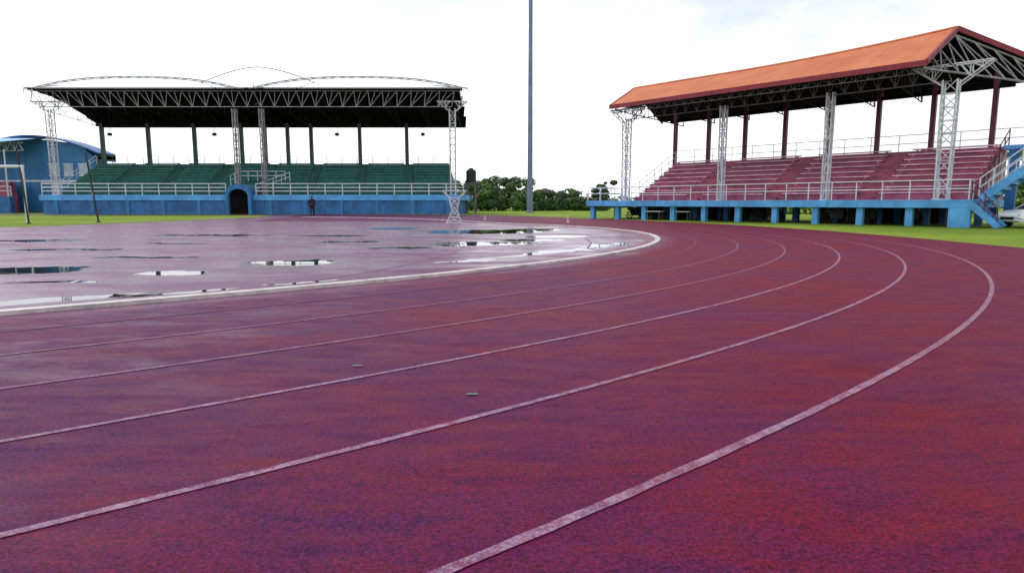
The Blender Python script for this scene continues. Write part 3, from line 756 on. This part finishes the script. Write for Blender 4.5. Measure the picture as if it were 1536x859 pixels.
b.quad((.95,-.74,.95),(.95,.74,.95),(.1,.57,1.40),(.1,-.57,1.40)); b.quad((-1.9,-.72,.92),(-1.9,.72,.92),(-1.25,.54,1.35),(-1.25,-.54,1.35))
mk("window",b,M['carglass'],CA)
for x in (-1.35,1.35):
    for sg in (-1,1):
        b=B(); b.tube((x,sg*.68,.32),(x,sg*.87,.32),.32,20); wo=mk("wheel",b,M['rubber'],CA)
        b=B(); b.tube((x,sg*.871,.32),(x,sg*.885,.32),.2,14); mk("rim",b,M['rail'],wo)
for sg in (-1,1):
    b=B(); b.tube((2.0,sg*.58,.62),(2.17,sg*.56,.60),.13,10,.10); mk("headlight",b,M['lamp'],CA)
b=B(); b.box((2.1,-.35,.42),(2.225,.35,.55)); mk("grille",b,M['dark'],CA)

# ------------------------------------------------------------ person
def person(loc,rot,label):
    e=empty("person",loc,rot,label,"person")
    V=[(0,0,.95),(0,0,1.15),(0,0,1.38),(0,0,1.48),(0,0,1.56),(0,.01,1.66),(0,.005,1.74),
       (.09,0,.90),(.11,.12,.50),(.11,.05,.10),(.11,.20,.04),
       (-.09,0,.90),(-.11,-.08,.50),(-.11,-.28,.14),(-.11,-.18,.04),
       (.18,0,1.41),(.23,-.06,1.14),(.24,.06,.90),(.24,.10,.82),
       (-.18,0,1.41),(-.23,.06,1.14),(-.24,.20,.94),(-.24,.25,.87)]
    Ed=[(0,1),(1,2),(2,3),(3,4),(4,5),(5,6),(0,7),(7,8),(8,9),(9,10),(0,11),(11,12),(12,13),(13,14),(2,15),(15,16),(16,17),(17,18),(2,19),(19,20),(20,21),(21,22)]
    Rr=[.15,.14,.17,.07,.06,.10,.075,.10,.075,.05,.04,.10,.075,.05,.04,.08,.06,.045,.035,.08,.06,.045,.035]
    me=bpy.data.meshes.new("body"); me.from_pydata(V,Ed,[]); o=bpy.data.objects.new("body",me); COL.objects.link(o); o.parent=e
    sk=o.modifiers.new("skin","SKIN")
    for i,r in enumerate(Rr): me.skin_vertices[0].data[i].radius=(r,r*(.75 if i<3 else 1))
    me.skin_vertices[0].data[0].use_root=True
    o.modifiers.new("sub","SUBSURF").levels=1
    o.modifiers["sub"].render_levels=2
    me.materials.append(M['cloth'])
    def blob(name,c,r,mat,z0=-1):
        bm=bmesh.new(); bmesh.ops.create_uvsphere(bm,u_segments=16,v_segments=10,radius=1)
        for v in bm.verts: v.co=Vector((v.co.x*r[0]+c[0],v.co.y*r[1]+c[1],v.co.z*r[2]+c[2]))
        m2=bpy.data.meshes.new(name); bm.to_mesh(m2); bm.free(); m2.materials.append(M[mat])
        q=bpy.data.objects.new(name,m2); COL.objects.link(q); q.parent=e
        for pl in m2.polygons: pl.use_smooth=True
    blob("face",(0,.03,1.64),(.085,.095,.11),'skin'); blob("hair",(0,-.005,1.70),(.098,.11,.095),'hair')
    blob("hand",(.24,.11,.80),(.035,.045,.08),'skin'); blob("hand",(-.24,.27,.85),(.035,.045,.08),'skin')
    b=B(); b.tube((0,0,.86),(0,0,1.10),.20,14,.185); 
    mk("jacket_hem",b,M['cloth2'],e,smooth=True)
    return e
pe=person((-18.0,57.5,0),math.radians(200),"person in black clothing walking beside the blue wall"); pe.scale=(1.15,1.15,1.05)

# ------------------------------------------------------------ vegetation
def leafmesh(centers,nleaf,size,rnd):
    b=B()
    for (cx,cy,cz,rx,ry,rz) in centers:
        for _ in range(nleaf):
            while True:
                x,y,z=rnd.uniform(-1,1),rnd.uniform(-1,1),rnd.uniform(-1,1)
                q=x*x+y*y+z*z
                if .25<q<1: break
            p=Vector((cx+x*rx,cy+y*ry,max(.05,cz+z*rz))); s_=size*rnd.uniform(.6,1.4)
            n=Vector((x+rnd.uniform(-.7,.7),y+rnd.uniform(-.7,.7),z+.5+rnd.uniform(-.7,.7))).normalized()
            u=n.orthogonal().normalized(); w=n.cross(u); a=rnd.uniform(0,6.28)
            u,w=u*math.cos(a)+w*math.sin(a),w*math.cos(a)-u*math.sin(a)
            b.quad(p-u*s_,p-w*s_*.6,p+u*s_,p+w*s_*.6)
    return b
def tree(loc,h,wd,seed,label,mat='leaf',group=None,low=.12,nl=380):
    rnd=random.Random(seed)
    e=empty("tree",loc,0,label,"tree")
    if group:e["group"]=group
    b=B(); b.tube((0,0,0),(.05,0,h*.35),h*.035,8,h*.025)
    cs=[]
    for k in range(18):
        a=rnd.uniform(0,6.28);r=wd*.46*rnd.uniform(.2,1);z=h*rnd.uniform(low+.05,.95)
        c=(r*math.cos(a),r*math.sin(a),z); b.tube((.05,0,h*.3),c,h*.015,5,h*.006)
        q=wd*rnd.uniform(.05,.18); cs.append((*c,q*1.2,q*1.2,q*rnd.uniform(.6,1.1)))
    cs.append((0,0,h*(low+.15),wd*.5,wd*.45,h*.26))
    mk("trunk",b,M['bark'],e); mk("crown",leafmesh(cs,nl,.11+wd*.013,rnd),M[mat],e)
    return e
rnd=random.Random(3)
spec=[(-4.8,98,4.4,6.5),(-2.2,101,5.0,6.5),(0.6,99,4.7,5.5),(-7.2,103,5.0,6),(3.0,104,4.0,5.5),(6.2,106,3.4,5),(9.4,107,3.1,5),(-3.5,97,3.2,5),(1.8,97,3.0,4.5)]
for i,(x,y,h,w_) in enumerate(spec):
    tree((x,y,0),h,w_,10+i,"bushy green tree behind the grass strip",'leaf' if i%2==0 else 'leafd',group="bushy trees between the stands")
tree((14.3,100,0),4.6,3.4,31,"small round tree beside the red stand",'leafd')
for i,(x,y,h) in enumerate(((44,52,6.5),(39,60,6),(49,58,7))):
    tree((x,y,0),h,7,50+i,"green tree behind the stand stairs",'leaf',group="trees behind the stairs")
cs=[(x,98+random.uniform(-.3,.3),1.0,1.3,.7,1.1+random.uniform(-.2,.2)) for x in [2.8+i*.8 for i in range(15)]]
o=mk("hedge",leafmesh(cs,520,.17,rnd),M['leafd']); o["label"]="long clipped dark green hedge along the grass"; o["category"]="hedge"
def palm(loc,h,seed):
    rnd=random.Random(seed); e=empty("palm_tree",loc,0,"distant palm tree above the hedge","palm tree",group="distant palm trees")
    b=B(); b.tube((0,0,0),(.3,0,h),.22,7,.13); mk("trunk",b,M['bark'],e)
    b=B()
    for k in range(14):
        a=k*.449*2+rnd.uniform(-.2,.2); el=rnd.uniform(-.1,.9); L=h*.32; prev=Vector((.3,0,h)); d=Vector((math.cos(a),math.sin(a),el))
        for j in range(5):
            nx=prev+d*L/5; d.z-=.32; sd=Vector((-math.sin(a),math.cos(a),0))*(.45-.07*j)
            dn=Vector((0,0,-.3)); b.quad(prev,prev+sd+dn,nx+sd*.8+dn,nx); b.quad(prev,nx,nx-sd*.8+dn,prev-sd+dn); prev=nx
    mk("crown",b,M['leafd'],e)
for i,(x,y,h) in enumerate(((19,215,5.6),(16,210,4.8),(23,222,4.8))): palm((x,y,0),h,i)
cs=[]
for i in range(110):
    x=-8+i*2.2+random.uniform(-1,1); y=150+random.uniform(-8,14)
    if x<5: continue
    h=random.uniform(1.3,2.2); cs.append((x,y,h*.7,2.6,2,h))
o=mk("distant_woodland",leafmesh(cs,160,.4,rnd),M['leafd']); o["kind"]="stuff"; o["label"]="low distant green tree line"
cs=[]
for i in range(60):
    x=19+i*1.1+random.uniform(-.4,.4); y=72-.25*i+random.uniform(-2,2)
    h=random.uniform(.8,1.6); cs.append((x,y,h*.8,1.1,1,h))
o=mk("shrub_belt",leafmesh(cs,140,.2,rnd),M['leaf']); o["kind"]="stuff"; o["label"]="low shrubs behind the stand"
